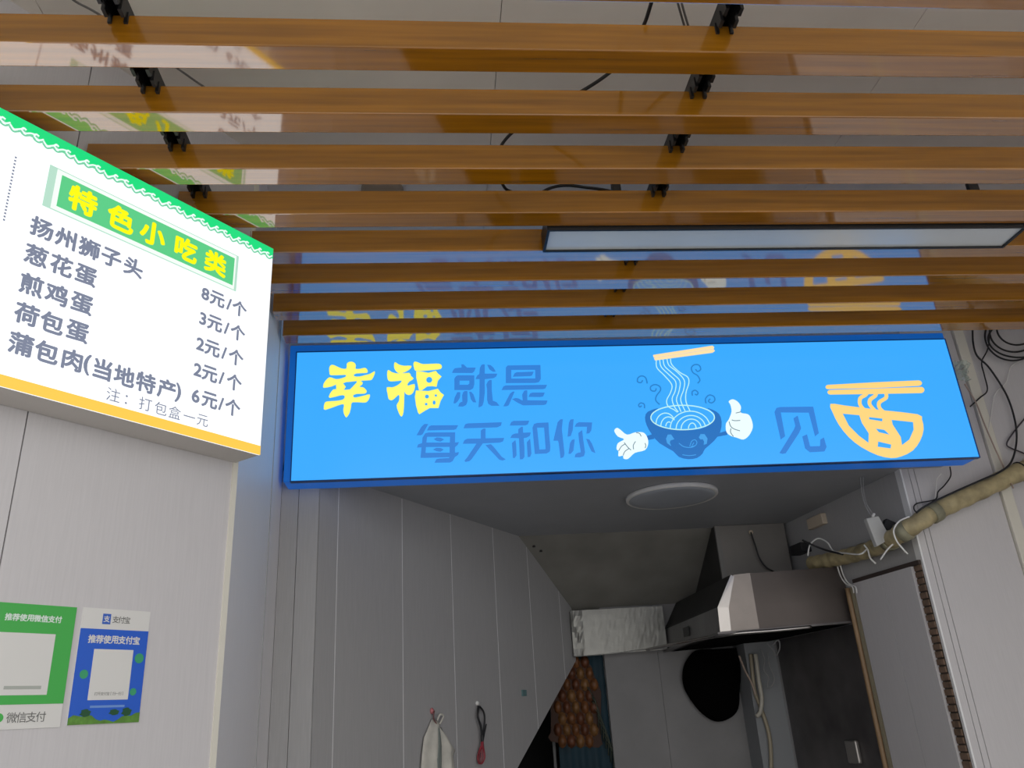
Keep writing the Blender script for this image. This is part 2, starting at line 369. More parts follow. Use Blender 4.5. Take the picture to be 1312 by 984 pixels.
def sm(pts, k=3): return [(p.x, p.y) for p in cr([(a, b_, 0) for a, b_ in pts], k, True)]
def circ(x, y, r, ry=None): return [(x+r*math.cos(t*math.pi/8), y+(ry or r)*math.sin(t*math.pi/8)) for t in range(16)]
YEL = glow('sign_yellow', (254, 250, 112), 1.0); DBL = glow('sign_text_blue', (48, 128, 214), 1.0); ORG = glow('sign_orange', (254, 214, 128), 1.0)
BBL = glow('sign_bowl_blue', (30, 112, 190), 1.0); EYEB = glow('sign_eye_blue', (66, 160, 232), 1.0); WHT = glow('sign_white', (236, 253, 255), 1.0)
LIN = glow('sign_noodle_line', (190, 242, 238), 1.0); GRY = glow('sign_hand_line', (100, 125, 140), 1.0); EDGE = glow('sign_letter_edge', (120, 150, 60), .8)
o1 = (405, 455, 11.578); o2 = (485, 455, 11.578); o3 = (575, 460, 10.09); o4 = (525, 530, 10.09); o5 = (645, 530, 10.09); o6 = (985, 480, 6.248); oB = (780, 500, 6.905); oA = (740, 420, 5.046)
xing = [(245,145),(300,165),(380,200),(450,200),(455,135),(485,105),(530,100),(575,120),(590,160),(585,205),(650,205),(720,190),(755,210),(765,245),(740,265),(600,272),(558,298),(580,318),(650,318),(720,300),(800,280),(870,240),(865,290),(835,350),(805,372),(700,378),(660,385),(690,405),(680,440),(640,470),(700,480),(740,515),(750,545),(715,572),(600,575),(550,600),(560,625),(600,628),(720,600),(798,585),(785,650),(750,695),(700,705),(540,700),(520,760),(500,850),(460,915),(440,920),(410,860),(405,800),(412,730),(330,745),(140,812),(115,780),(125,720),(160,690),(300,680),(400,660),(425,620),(410,597),(350,600),(205,635),(195,600),(225,545),(260,510),(300,505),(295,450),(300,435),(230,465),(120,485),(105,465),(115,420),(150,370),(190,335),(230,335),(300,358),(380,345),(440,320),(440,295),(380,295),(220,298),(200,265),(195,200),(210,160)]
xh = [(400,420),(440,402),(605,385),(600,410),(530,485),(500,512),(410,518),(440,470)]
decal('lettering', [[sm(tr(xing, *o1), 2), tr(xh, *o1)]], splace, YEL, sface)
fu = [[sm([(245,105),(300,140),(380,160),(490,160),(450,220),(350,268),(290,265),(240,210),(230,150)], 2)],
 [sm([(150,222),(200,255),(300,275),(455,265),(480,310),(520,350),(460,390),(430,430),(440,455),(535,430),(530,520),(490,580),(440,592),(400,570),(385,545),(380,700),(370,850),(345,910),(320,895),(290,830),(268,745),(300,690),(310,620),(295,590),(230,650),(190,670),(150,650),(135,580),(122,480),(200,480),(270,455),(320,420),(345,380),(300,382),(200,390),(150,380),(130,330),(130,250)], 2)],
 [sm([(540,97),(600,115),(660,135),(800,130),(900,130),(935,155),(935,190),(890,212),(700,230),(560,235),(530,200),(518,130)], 2)],
 [[(560,240),(640,245),(740,265),(850,235),(880,275),(935,318),(880,380),(860,470),(800,460),(720,465),(640,525),(600,520),(575,400),(560,330)], circ(752,368,45)],
 [[(555,525),(640,530),(740,535),(880,500),(920,555),(970,592),(920,680),(888,785),(760,785),(680,830),(605,878),(585,850),(555,740),(540,620)], circ(718,615,30), circ(850,600,18), circ(707,728,20), circ(825,705,22,32)]]
decal('lettering', [[tr(p, *o2) for p in g] for g in fu], splace, YEL, sface)
def chars(name, gl, o, m=DBL, off=0.): return decal('lettering', [[tr(p, *o) for p in g] for g in gl], splace, m, sface, off=off)
chars('written_character', [[[(40,180),(60,140),(80,120),(165,112),(162,70),(190,70),(235,112),(350,112),(330,160),(305,182)]],
 [[(72,402),(72,255),(90,225),(120,212),(330,212),(330,330),(315,380),(280,402)], [(140,280),(265,280),(265,320),(245,335),(140,335)]],
 [[(60,572),(75,500),(110,430),(150,430),(145,500),(115,550),(85,575)]],
 [[(175,555),(172,470),(185,430),(205,415),(242,415),(242,550),(225,595),(185,615),(120,615),(135,575),(155,558)]],
 [[(262,425),(290,425),(320,460),(355,562),(315,560),(285,520)]],
 [[(345,260),(365,215),(395,195),(400,120),(420,80),(440,70),(465,70),(465,190),(628,190),(615,225),(580,248),(465,262),(465,440),(450,560),(435,605),(395,625),(383,622),(395,470),(398,260)]],
 [[(495,75),(540,80),(580,115),(608,165),(570,165),(525,135)]],
 [[(485,330),(505,290),(530,272),(555,272),(555,400),(570,540),(620,560),(655,605),(550,605),(510,580),(495,530),(495,400)]]], o3)
chars('written_character', [[[(737,312),(737,110),(760,85),(1185,78),(1190,260),(1165,300),(1120,310)], [(808,142),(1115,140),(1118,252),(808,255)]],
 [[(828,230),(850,185),(880,172),(1100,165),(1075,215),(1050,222),(880,228)]],
 [[(682,402),(705,355),(740,342),(1272,335),(1250,380),(1220,390)]],
 [[(705,612),(790,450),(825,422),(852,422),(775,600),(745,612)]],
 [[(818,520),(860,505),(900,510),(955,540),(948,460),(975,410),(1015,405),(1015,535),(1278,538),(1260,585),(1225,595),(960,600),(880,560)]],
 [[(1030,490),(1050,445),(1085,435),(1242,435),(1220,485),(1180,492)]]], o3)
chars('written_character', [[[(88,280),(150,170),(190,135),(240,135),(165,270),(140,280)]], [[(222,218),(250,165),(280,153),(628,150),(600,200),(570,210)]],
 [[(138,572),(152,436),(92,440),(108,398),(158,382),(165,310),(200,255),(240,245),(588,242),(585,375),(637,368),(620,405),(585,435),(585,505),(637,498),(625,535),(585,560),(555,615),(520,632),(318,635),(345,590),(380,582),(510,575),(510,563),(205,572)],
  [(225,300),(520,298),(518,375),(215,375)], [(210,432),(515,430),(515,505),(205,508)]],
 [[(310,330),(350,308),(400,312),(445,335),(400,362),(350,355)]], [[(300,465),(345,442),(400,445),(440,465),(400,493),(350,488)]]], o4)
chars('written_character', [[[(695,190),(715,140),(745,127),(1190,112),(1180,155),(1130,178)]],
 [[(685,390),(705,345),(745,325),(918,322),(918,220),(950,195),(980,193),(980,320),(1222,315),(1205,360),(1160,375),(945,385),(800,590),(770,615),(720,625),(705,610),(740,570),(862,388)]],
 [[(978,408),(1050,395),(1085,430),(1190,560),(1242,592),(1200,607),(1155,595),(1110,545)]]], o4)
chars('written_character', [[[(80,155),(100,110),(130,95),(335,92),(315,140),(280,152)]],
 [[(88,315),(110,275),(150,258),(190,255),(192,200),(235,170),(252,172),(255,248),(355,243),(340,290),(300,310),(262,318),(272,440),(272,560),(250,590),(212,592),(205,440),(200,318)]],
 [[(110,380),(155,342),(165,400),(170,540),(145,575),(122,572)]], [[(302,370),(345,322),(355,420),(362,520),(345,560),(312,562)]],
 [[(375,180),(395,135),(440,120),(582,115),(590,260),(607,430),(600,490),(560,515),(405,522)], [(435,182),(525,180),(545,460),(465,465)]]], o5)
chars('written_character', [[[(645,350),(700,110),(735,75),(768,72),(755,200),(790,520),(775,565),(738,578),(715,390),(705,350)]],
 [[(828,300),(845,120),(865,78),(908,72),(895,220),(870,290)]], [[(920,170),(940,130),(975,112),(1148,115),(1135,220),(1110,255),(1072,260),(1080,170)]],
 [[(968,250),(1018,212),(1030,330),(1055,500),(1040,550),(990,565),(920,565),(930,525),(960,508),(1000,500),(975,340)]],
 [[(840,520),(860,380),(885,340),(922,330),(905,480),(870,520)]], [[(1068,325),(1110,335),(1145,390),(1190,510),(1140,490),(1110,430)]]], o5)
chars('written_character', [[[(95,520),(45,300),(60,268),(90,260),(355,257),(400,470),(370,495),(320,305),(95,303),(130,495)]],
 [[(85,628),(200,440),(212,410),(197,350),(230,328),(258,430),(240,470),(135,630),(110,635)]],
 [[(268,495),(305,478),(330,575),(410,572),(412,520),(440,503),(462,580),(445,615),(330,622),(290,590)]]], o6)
# the noodle-bowl character at the right
decal('bowl_emblem', [[tr(sm(p, 2) if i == 0 and p[0] == (493,235) else p, *o6) for i, p in enumerate(g)] for g in (
 [[(493,235),(600,247),(900,285),(1190,318),(1225,360),(1238,440),(1210,530),(1150,610),(1060,655),(980,668),(870,645),(740,580),(640,500),(560,400),(510,300)],
  [(590,312),(725,325),(745,385),(800,470),(798,548),(720,490),(640,410)], [(982,362),(1155,380),(1160,440),(1125,520),(1065,565),(1055,500),(990,400)],
  [(802,340),(910,352),(908,375),(802,358)], [(855,432),(925,442),(968,482),(880,462)], [(875,535),(980,560),(975,592),(870,578)]],
 [[(470,83),(850,62),(1195,47),(1212,50),(1224,62),(1224,76),(1215,86),(1200,90),(850,108),(470,116),(458,110),(454,99),(459,88)]],
 [[(485,124),(850,112),(1222,99),(1238,107),(1245,122),(1240,138),(1225,148),(850,155),(492,160),(477,155),(469,143),(473,130)]])], splace, ORG, sface)
pxm = 3.0/F*1.0
strokes('noodle_strand', [tr(p, *o6) for p in ([(790,140),(770,165),(732,190),(730,240),(765,285)], [(862,140),(850,170),(812,200),(808,240),(850,290)], [(935,140),(938,185),(885,222),(885,265),(925,305)])], .0155, splace, ORG, sface, off=.0004, k=4)
# steaming bowl emblem
decal('bowl_emblem', [[tr(sm([(440,158),(345,190),(320,240),(335,310),(380,390),(450,470),(570,540),(620,590),(700,610),(780,600),(830,560),(850,520),(930,450),(985,370),(998,280),(975,210),(920,175),(870,158),(930,200),(935,250),(900,300),(800,345),(650,352),(500,335),(400,280),(372,240),(385,200)], 2), *oB)],
  [tr([(325,408),(385,390),(405,430),(345,442)], *oB)], [tr([(980,378),(1045,358),(1050,395),(960,412)], *oB)]], splace, BBL, sface)
rim = [(652+281*math.cos(t*math.pi/12), 243+108*math.sin(t*math.pi/12)) for t in range(24)]
strokes('rim_line', [tr(rim, *oB)], .0042, splace, LIN, sface, off=.002, k=3, closed=True)
def arc(cx, cyy, rx, ry, a0, a1, n=9): return [(cx+rx*math.cos(math.radians(a0+(a1-a0)*i/(n-1))), cyy-ry*math.sin(math.radians(a0+(a1-a0)*i/(n-1)))) for i in range(n)]
arcs = [arc(720, 345, 180, 158, 15, 180), arc(725, 345, 132, 120, 12, 180), arc(728, 345, 90, 88, 8, 180), arc(737, 342, 34, 50, 0, 180),
        arc(500, 300, 84, 96, 20, 180), arc(525, 320, 66, 82, 50, 180), arc(530, 330, 28, 48, 60, 170)]
strokes('noodle_line', [tr(p, *oB) for p in arcs], .0036, splace, LIN, sface, off=.0022, k=3)
strokes('noodle_line', [tr(p, *oA) for p in ([(508,210),(512,260),(560,310),(608,370),(600,420),(575,470),(585,510),(620,530),(645,548)],
  [(530,208),(540,255),(590,305),(633,350),(630,410),(610,460),(625,512),(650,545)], [(552,206),(562,250),(610,295),(660,345),(655,410),(638,465),(655,515),(668,545)],
  [(577,204),(590,245),(640,285),(688,340),(685,400),(665,460),(680,510),(695,540)], [(600,202),(608,240),(660,290),(710,320),(718,360),(700,420),(700,480),(725,538)])], .0036, splace, LIN, sface, off=.0026, k=4)
decal('chopsticks', [[tr([(487,178),(870,118),(882,128),(878,138),(500,194),(490,192)], *oA)], [tr([(492,197),(878,140),(886,152),(872,163),(500,213)], *oA)]], splace, glow('sign_peach', (255, 226, 170)), sface, off=.003)
each(strokes, 'steam_swirl', [tr(p, *oA) for p in ([(450,362),(440,325),(415,312),(390,325),(388,350),(410,355),(420,340)], [(530,497),(505,470),(510,440),(535,405),(530,380),(500,368),(472,382),(475,405),(500,410),(508,392)],
  [(775,360),(790,340),(775,310),(745,290),(735,260),(755,240),(785,243),(795,270),(775,283),(762,268)], [(742,440),(740,415),(760,405),(778,420),(770,435),(758,428)],
  [(830,490),(826,460),(850,436),(880,445),(886,470),(865,487),(845,475),(858,460)], [(432,522),(430,495),(408,487),(394,500),(402,513),(414,505)])], .0058, splace, glow('sign_steam_blue', (36, 130, 205)), sface, off=.001, k=4)
decal('hand', [[tr(sm([(48,360),(70,335),(100,350),(160,395),(230,375),(300,375),(335,410),(348,470),(320,530),(230,555),(170,608),(130,605),(125,580),(85,585),(85,540),(68,520),(80,470),(135,435),(80,410)], 3), *oB)]], splace, WHT, sface, off=.0015)
decal('hand', [[tr(sm([(1060,100),(1095,82),(1140,105),(1168,150),(1165,200),(1230,215),(1260,260),(1272,330),(1240,400),(1190,437),(1130,420),(1080,405),(1040,370),(1035,300),(1060,260),(1085,190),(1075,130)], 3), *oB)]], splace, WHT, sface, off=.0015)
each(strokes, 'hand_line', [tr(p, *oB) for p in ([(85,540),(110,500),(140,480)], [(125,580),(140,545),(175,520)], [(135,465),(165,505),(195,532)], [(235,455),(215,490),(218,525)], [(240,378),(270,385),(285,412)], [(318,470),(325,490),(320,515)],
  [(1085,265),(1110,272),(1160,270)], [(1062,280),(1075,320),(1105,345),(1158,362)], [(1078,340),(1075,375),(1100,412)], [(1120,205),(1150,198),(1168,192)])], .003, splace, GRY, sface, off=.0032, k=4)
each(decal, 'eye', [[tr([(505,430),(520,395),(550,393),(578,435),(545,445),(538,465),(550,495),(515,470)], *oB)], [tr([(795,420),(810,390),(845,390),(872,430),(865,475),(838,485),(842,455),(830,435),(810,437)], *oB)]], splace, EYEB, sface, off=.0018)
each(strokes, 'mouth_line', [tr(p, *oB) for p in ([(620,470),(660,500),(720,508),(760,495)], [(715,500),(730,455),(760,440),(778,462),(765,490),(725,500)], [(735,490),(752,465)], [(650,572),(710,580),(770,572)])], .0028, splace, EYEB, sface, off=.002, k=4)
setp(sign)

# ------------------------------------------------------------------ menu light box on the left wall
MT, MB = 2.962, 2.304
menu = thing('menu_light_box', 'glowing white snack menu lightbox with green top and yellow bottom band', 'sign', LS.at(-.6, MB, -.05))
def lpl(u, v, o): return LS.at(u, v, o)
U0 = -1.7
wbox('housing', LS, (U0, 0), (MB, MT), (-.104, -.004), mat('white_metal_box', (.62, .58, .54), .5), menu, bevel=.002)
MW = mat('menu_white_acrylic', (.3, .3, .3), .3, emit=(.96, .985, 1), es=1.0)
mface = wbox('face', LS, (U0, 0), (MB, MT), (-.004, 0), MW, menu)
def luv(x, y, s=1, ox=0, oy=0): return LS.uv(ox+x/s, oy+y/s)
yb = luv(0, 482)[1]; yb = (yb + luv(332, 569)[1])/2
wbox('bottom_band', LS, (U0, 0), (MB, yb), (0, .0012), glow('menu_yellow', (255, 205, 80), 1.0), mface)
gb = (luv(2, 163)[1] + luv(347, 330)[1])/2
MG = glow('menu_green', (28, 222, 128), 1.0)
wbox('top_band', LS, (U0, 0), (gb+.012, MT), (0, .0012), MG, mface)
# scrolling border under the green band
P_ = .0755; sc_, wv = [], []
u = -.004
while u > U0:
    c0 = gb+.006
    sc_.append([(u, c0+.002), (u-.010, c0-.006), (u-.021, c0-.002), (u-.018, c0+.006), (u-.011, c0+.004)])
    sc_.append([(u-.018, c0+.004), (u-.030, c0+.001), (u-.041, c0-.006), (u-.050, c0-.001), (u-.046, c0+.006), (u-.040, c0+.003)])
    sc_.append([(u-.046, c0+.004), (u-.056, c0-.004), (u-.066, c0-.010), (u-.0755, c0-.002)])
    u -= P_
wbox('wave_band', LS, (U0, 0), (gb+.006, gb+.012), (0, .0010), MG, mface)
strokes('scroll_border', sc_, .0042, lpl, glow('menu_border_green', (120, 205, 165), 1.0), mface, off=.0012, k=4)
sc2 = [[(a, b_+.0062) for a, b_ in p] for p in sc_]
strokes('scroll_border', sc2, .0038, lpl, glow('menu_border_white', (240, 255, 250), 1.0), mface, off=.0018, k=4)
# title plate
def lq(pts, s, ox, oy): return [LS.uv(ox+x/s, oy+y/s) for x, y in pts]
tl, tr_, bl_, br_ = lq([(258, 82), (985, 430), (236, 215), (975, 540)], 3.28, 0, 200)
a0, a1 = (tl[0]+bl_[0])/2, (tr_[0]+br_[0])/2; v1, v0 = (tl[1]+tr_[1])/2, (bl_[1]+br_[1])/2
wbox('title_border', LS, (a0-.030, a1+.014), (v0-.014, v1+.014), (0, .0010), glow('menu_pale_green', (184, 224, 204), 1.0), mface)
wbox('title_border', LS, (a0-.012, a1+.006), (v0-.011, v1+.011), (0.001, .0014), glow('menu_white_line', (245, 255, 248), 1.0), mface)
wbox('title_plate', LS, (a0, a1), (v0, v1), (0, .0024), glow('menu_title_green', (92, 205, 136), 1.0), mface)
vc = (v0+v1)/2
tc_ = [(luv(x, y, 3.28, 0, 200)[0], vc) for x, y in ((347, 190), (505, 270), (640, 330), (780, 395), (903, 455))]
MYEL = glow('menu_title_yellow', (252, 250, 10), 1.0)
EM0 = (v1-v0)*.80
lettering('lettering', '特色小吃类', tc_, EM0, lpl, MYEL, mface, bold=.045, off=.003)
MTXT = glow('menu_grey_text', (122, 130, 152), 1.0, .1)
def line(chs, cen, s, ox, oy, em, bold=.034, m=MTXT):
    q = [luv(x, y, s, ox, oy) for x, y in cen]
    n = len(q); mu = sum(p[0] for p in q)/n; mv = sum(p[1] for p in q)/n
    lettering('lettering', chs, [(p[0], mv) for p in q], em, lpl, m, mface, bold=bold, off=.0012)
EM = .053
def sp2(a, b_, n): return [(a[0]+(b_[0]-a[0])*((i/(n-1))**.96), a[1]+(b_[1]-a[1])*i/(n-1)) for i in range(n)]
line('扬州狮子头', [(175, 308), (275, 350), (375, 388), (468, 425), (560, 468)], 3.28, 0, 200, EM)
line('葱花蛋', [(152, 420), (258, 462), (360, 500)], 3.28, 0, 200, EM)
line('煎鸡蛋', [(132, 545), (238, 580), (343, 620)], 3.28, 0, 200, EM)
line('荷包蛋', [(112, 665), (218, 702), (325, 738)], 3.28, 0, 200, EM)
line('蒲包肉(当地特产)', [(87, 138), (195, 172), (303, 203), (365, 220), (430, 243), (522, 270), (612, 298), (700, 318), (748, 335)], 3.28, 0, 400, EM)
for y0, oy, d_ in ((585, 200, '8'), (687, 200, '3'), (792, 200, '2'), (898, 200, '2')):
    k = (y0-585)/313*-32
    line(d_+'元/个', [(862+k, y0), (912+k, y0+22), (962+k, y0+36), (1006+k*.7, y0+50)], 3.28, 0, oy, EM*.92)
line('6元/个', [(822, 350), (880, 372), (928, 388), (977, 400)], 3.28, 0, 400, EM*.92)
line('注：打包盒一元', [(475, 350), (530, 366), (610, 388), (675, 403), (733, 423), (795, 437), (850, 455)], 3.28, 0, 400, .036, .002)
V, Fc = [], []
for i in range(20):
    x, y = 20-(20-4)*i/20, 202+(286-202)*i/20
    u_, v_ = luv(x, y); b = len(V); s_ = .0022
    V += [lpl(u_-s_, v_-s_, .001), lpl(u_+s_, v_-s_, .001), lpl(u_+s_, v_+s_, .001), lpl(u_-s_, v_+s_, .001)]; Fc.append((b, b+1, b+2, b+3))
mesh('dotted_divider', V, Fc, MTXT, mface)
setp(menu)

# ------------------------------------------------------------------ payment posters
def poster(name, label, corners):
    us_ = [LW.uv(*p)[0] for p in corners]; vs2 = [LW.uv(*p)[1] for p in corners]
    return (us_[0]+us_[3])/2, (us_[1]+us_[2])/2, (vs2[2]+vs2[3])/2, (vs2[0]+vs2[1])/2
def wpl(u, v, o): return LW.at(u, v, o)
PGREEN = mat('print_green', srgb((64, 176, 74)), .45, coat=.3); PBLUE = mat('print_blue', srgb((26, 92, 205)), .4, coat=.3); PWHITE = mat('print_white', (.72, .71, .68), .45, coat=.3)
PDARK = mat('print_dark_grey', (.16, .16, .15), .6); PLW = mat('print_pale_letter', (.75, .86, .78), .6)
def pc(x, y): return LW.uv(x/4.033, 740+y/4.033)
# green poster
uR = (pc(382, 155)[0]+pc(300, 780)[0])/2+.004; vT = pc(300, 148)[1]; vM = (pc(310, 645)[1]+pc(5, 665)[1])/2; vB = pc(200, 778)[1]; uL = uR-.215
gp_ = thing('payment_poster', 'green payment poster with white lower strip on left wall', 'poster', LW.at((uL+uR)/2, vB, .001))
wbox('sheet', LW, (uL, uR), (vB, vT), (.0, .0018), PWHITE, gp_)
wbox('green_field', LW, (uL, uR), (vM, vT), (.0018, .0024), PGREEN, gp_)
lettering('lettering', '推荐使用微信支付', lerp_c((pc(40,212)[0], pc(160,210)[1]), (pc(300,212)[0], pc(160,210)[1]), 8), .0152, wpl, PLW, gp_, bold=.03, off=.0028)
qa, qb = pc(15, 290), pc(285, 605); qu1 = (pc(288, 290)[0]+pc(240, 605)[0])/2
wbox('white_square', LW, (uR-.172, uR-.038), (pc(120, 608)[1], pc(150, 288)[1]), (.0024, .0030), PWHITE, gp_, bevel=.0005)
um = uR-.105
wbox('caption_line', LW, (pc(15,570)[0], pc(208,570)[0]), (pc(120, 578)[1], pc(120, 560)[1]), (.0030, .0032), mat('print_faint_grey', (.42, .44, .40), .6), gp_)
lettering('lettering', '微信支付', lerp_c((pc(58, 722)[0], pc(120, 722)[1]), (pc(208, 722)[0], pc(120, 722)[1]), 4), .0215, wpl, PDARK, gp_, bold=.004, off=.0022)
decal('bubble_mark', [[[(pc(-12,722)[0]+.010*math.cos(t/10*math.pi), pc(5, 726)[1]+.009*math.sin(t/10*math.pi)) for t in range(20)]]], wpl, PGREEN, gp_, th=.0006, off=.0018)
setp(gp_)
# blue poster
bu0 = (pc(412, 165)[0]+pc(355, 770)[0])/2+.001; bu1 = (pc(772, 165)[0]+pc(728, 740)[0])/2-.002
bT = (pc(412, 165)[1]+pc(772, 165)[1])/2; bM = pc(590, 270)[1]; bB = pc(540, 755)[1]
bp_ = thing('payment_poster', 'blue payment poster with white top strip and green hills on left wall', 'poster', LW.at((bu0+bu1)/2, bB, .001))
W_ = bu1-bu0; bc = (bu0+bu1)/2
wbox('sheet', LW, (bu0, bu1), (bB, bT), (.0, .0016), PWHITE, bp_)
wbox('blue_field', LW, (bu0, bu1), (bB, bM), (.0016, .0022), PBLUE, bp_)
lv = (bT+bM)/2
wbox('logo_tile', LW, (pc(528,215)[0], pc(570,215)[0]), (lv-.0115, lv+.0115), (.0016, .0022), mat('logo_blue', srgb((52, 98, 190)), .4), bp_, bevel=.0004)
lettering('lettering', '支', [(pc(549,215)[0], lv)], .015, wpl, PWHITE, bp_, bold=.02, off=.0026)
lettering('lettering', '支付宝', lerp_c((pc(596,215)[0], lv), (pc(656,215)[0], lv), 3), .0165, wpl, PDARK, bp_, bold=.008, off=.002)
v_ = pc(590, 322)[1]
lettering('lettering', '推荐使用支付宝', lerp_c((pc(472,322)[0], v_), (pc(702,322)[0], v_), 7), .0185, wpl, PWHITE, bp_, bold=.03, off=.0026)
q0, q1 = pc(575, 632)[1], pc(580, 372)[1]
wbox('white_square', LW, ((pc(480,372)[0]+pc(452,632)[0])/2, (pc(684,372)[0]+pc(660,632)[0])/2), (q0, q1), (.0022, .0028), PWHITE, bp_, bevel=.0005)
lettering('lettering', '打开支付宝[扫一扫]', lerp_c((pc(492,600)[0], q0+.013), (pc(630,600)[0], q0+.013), 10), .0078, wpl, PDARK, bp_, bold=.0, off=.0031)
wbox('caption_line', LW, (pc(462,665)[0], pc(640,665)[0]), (pc(550, 672)[1], pc(550, 660)[1]), (.0022, .0025), mat('print_light_blue', srgb((110, 150, 215)), .5), bp_)
CG = mat('print_teal_green', srgb((58, 160, 110)), .5)
for x, y, r in ((430, 500, .0095), (716, 418, .011), (684, 591, .008)):
    cu_, cv_ = pc(x, y)
    decal('green_coin', [[[(cu_+r*math.cos(t/10*math.pi), cv_+r*math.sin(t/10*math.pi)) for t in range(20)]]], wpl, CG, bp_, th=.0006, off=.0022)
hill = [(bu0, bB)] + [(bu0+W_*t/16, bB+.012+.007*math.sin(t*.5+.2)+.003*math.sin(t*1.7)) for t in range(17)] + [(bu1, bB)]
decal('green_hills', [[hill]], wpl, mat('print_hill_green', srgb((92, 140, 52)), .5, noise=.3, nscale=60), bp_, th=.0006, off=.0022)
for t, hgt in ((.22, .018), (.62, .014), (.80, .02)):
    cu_, cv_ = bu0+W_*t, bB+.02
    decal('printed_tree', [[[(cu_+.011*math.cos(a/8*math.pi)*(1+.3*math.sin(a*2.3)), cv_+hgt*.45*math.sin(a/8*math.pi)+.003) for a in range(16)]]], wpl, mat('print_dark_green', srgb((30, 82, 48)), .5), bp_, th=.0006, off=.0026)
setp(bp_)

# ------------------------------------------------------------------ interior: ceiling lamp
c = atz(860, 633, ZC); rL = (atz(916, 631, ZC).x-atz(803, 634, ZC).x)/2
cl = thing('ceiling_lamp', 'round white flush ceiling lamp just behind the blue sign', 'lamp', (c.x, c.y, ZC))
lathe('rim', [(rL-.008, 0), (rL, -.003), (rL, -.018), (rL-.005, -.023), (rL-.014, -.021)], (c.x, c.y, ZC), (0, 0, 1), WHITEP, cl)
lathe('diffuser', [(rL-.012, -.016), (rL-.014, -.021), (rL-.05, -.025), (rL*.5, -.028), (.001, -.029)], (c.x, c.y, ZC), (0, 0, 1), mat('grey_diffuser', (.42, .45, .50), .35), cl)
setp(cl)

# ------------------------------------------------------------------ foil box, hood, duct
fb = thing('foil_wrapped_duct', 'foil-wrapped rectangular box under the slanting soffit on the back wall', 'duct', (1.1, 5.02, 1.92))
N = 40; V, Fc = [], []
for j in range(9):
    for i in range(N+1):
        t = i/N; cr_ = (1 if t < .12 else .15)
        V.append((.775+(1.345-.775)*t, 4.975+random.uniform(-.004, .004)*cr_, 1.925+(2.178-1.925)*j/8+(.012*(1-t) if j == 0 else 0)*-1))
for j in range(8):
    for i in range(N): a = j*(N+1)+i; Fc.append((a, a+1, a+N+2, a+N+1))
mesh('foil_front', V, Fc, FOIL, fb, smooth=False)
box('body', (.775, 1.345), (4.983, 5.045), (1.93, 2.175), FOIL, fb)
tube('tape_edge', [(.775, 4.972, 1.915), (1.0, 4.972, 1.918), (1.2, 4.972, 1.932), (1.345, 4.972, 1.93)], .003, mat('tape_grey', (.3, .3, .28)), fb, seg=6)
setp(fb)

hood = thing('range_hood', 'stainless range hood with painted corner highlight mounted at right back', 'range hood', (1.7, 4.0, 1.92))
hx0, hx1 = 1.352, 2.036
def hy(x): return 4.0
wx = lambda y: RW.at((y-3.39)/math.cos(math.radians(5.5)), 0).x-.004
# rim: lower band; upper body with slanting left side
V = [(hx0, 4.0, 1.925), (wx(4.0), 4.0, 1.945), (wx(5.04), 5.04, 1.945), (hx0, 5.04, 1.925),
     (hx0+.006, 4.0, 2.045), (wx(4.0), 4.0, 2.06), (wx(5.04), 5.04, 2.06), (hx0+.006, 5.04, 2.045),
     (1.452, 4.004, 2.20), (wx(4.004), 4.004, 2.215), (wx(5.04), 5.04, 2.215), (1.452, 5.04, 2.20)]
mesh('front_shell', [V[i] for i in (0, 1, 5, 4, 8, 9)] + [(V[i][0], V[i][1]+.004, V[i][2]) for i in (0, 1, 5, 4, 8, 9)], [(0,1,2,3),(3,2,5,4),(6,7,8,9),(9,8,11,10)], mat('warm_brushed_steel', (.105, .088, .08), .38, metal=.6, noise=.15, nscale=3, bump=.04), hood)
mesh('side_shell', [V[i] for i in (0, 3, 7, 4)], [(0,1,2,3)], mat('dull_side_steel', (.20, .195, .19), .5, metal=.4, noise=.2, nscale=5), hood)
mesh('sloping_side', [V[i] for i in (4, 7, 11, 8)], [(0,1,2,3)], mat('dark_side_steel', (.035, .034, .033), .6, metal=.3, noise=.3, nscale=5), hood)  # upper side darker than the side plate below it
mesh('top_plate', [V[i] for i in (8, 9, 10, 11)], [(0,1,2,3)], STEELD, hood)
slab('lower_lip', [(hx0-.02, 3.975, 1.915), (wx(3.98), 3.975, 1.935), (wx(5.04), 5.04, 1.935), (hx0-.02, 5.04, 1.915)], (0, 0, .010), STEELD, hood)
mesh('inner_cavity', [(hx0+.02, 4.02, 1.912), (wx(4.0)-.02, 4.02, 1.930), (wx(5.0)-.03, 5.0, 1.930), (hx0+.02, 5.0, 1.912)], [(0,1,2,3)], SOOT, hood)
tube('grease_channel', [(1.20, 4.9, 1.925), (1.30, 4.3, 1.918), (1.40, 4.0, 1.915), (1.62, 3.965, 1.918), (1.80, 3.965, 1.925)], .009, STEEL, hood, seg=8)
mesh('corner_highlight', [(hx0, 3.996, 1.928), (hx0+.055, 3.995, 1.93), (hx0+.06, 3.99, 2.04), (hx0+.115, 3.996, 2.19), (1.452, 3.999, 2.199), (hx0+.006, 3.996, 2.045)], [(0,1,2,5),(5,2,3,4)], mat('highlight_steel', (.62, .58, .54), .25, metal=.6), hood)  # bright patch painted as the highlight at the hood's front corner
mesh('sticker', [(hx0-.002, 4.50, 1.96), (hx0-.002, 4.62, 1.96), (hx0-.002, 4.62, 2.01), (hx0-.002, 4.50, 2.01)], [(0,1,2,3)], mat('dark_sticker', (.05, .05, .05)), hood)
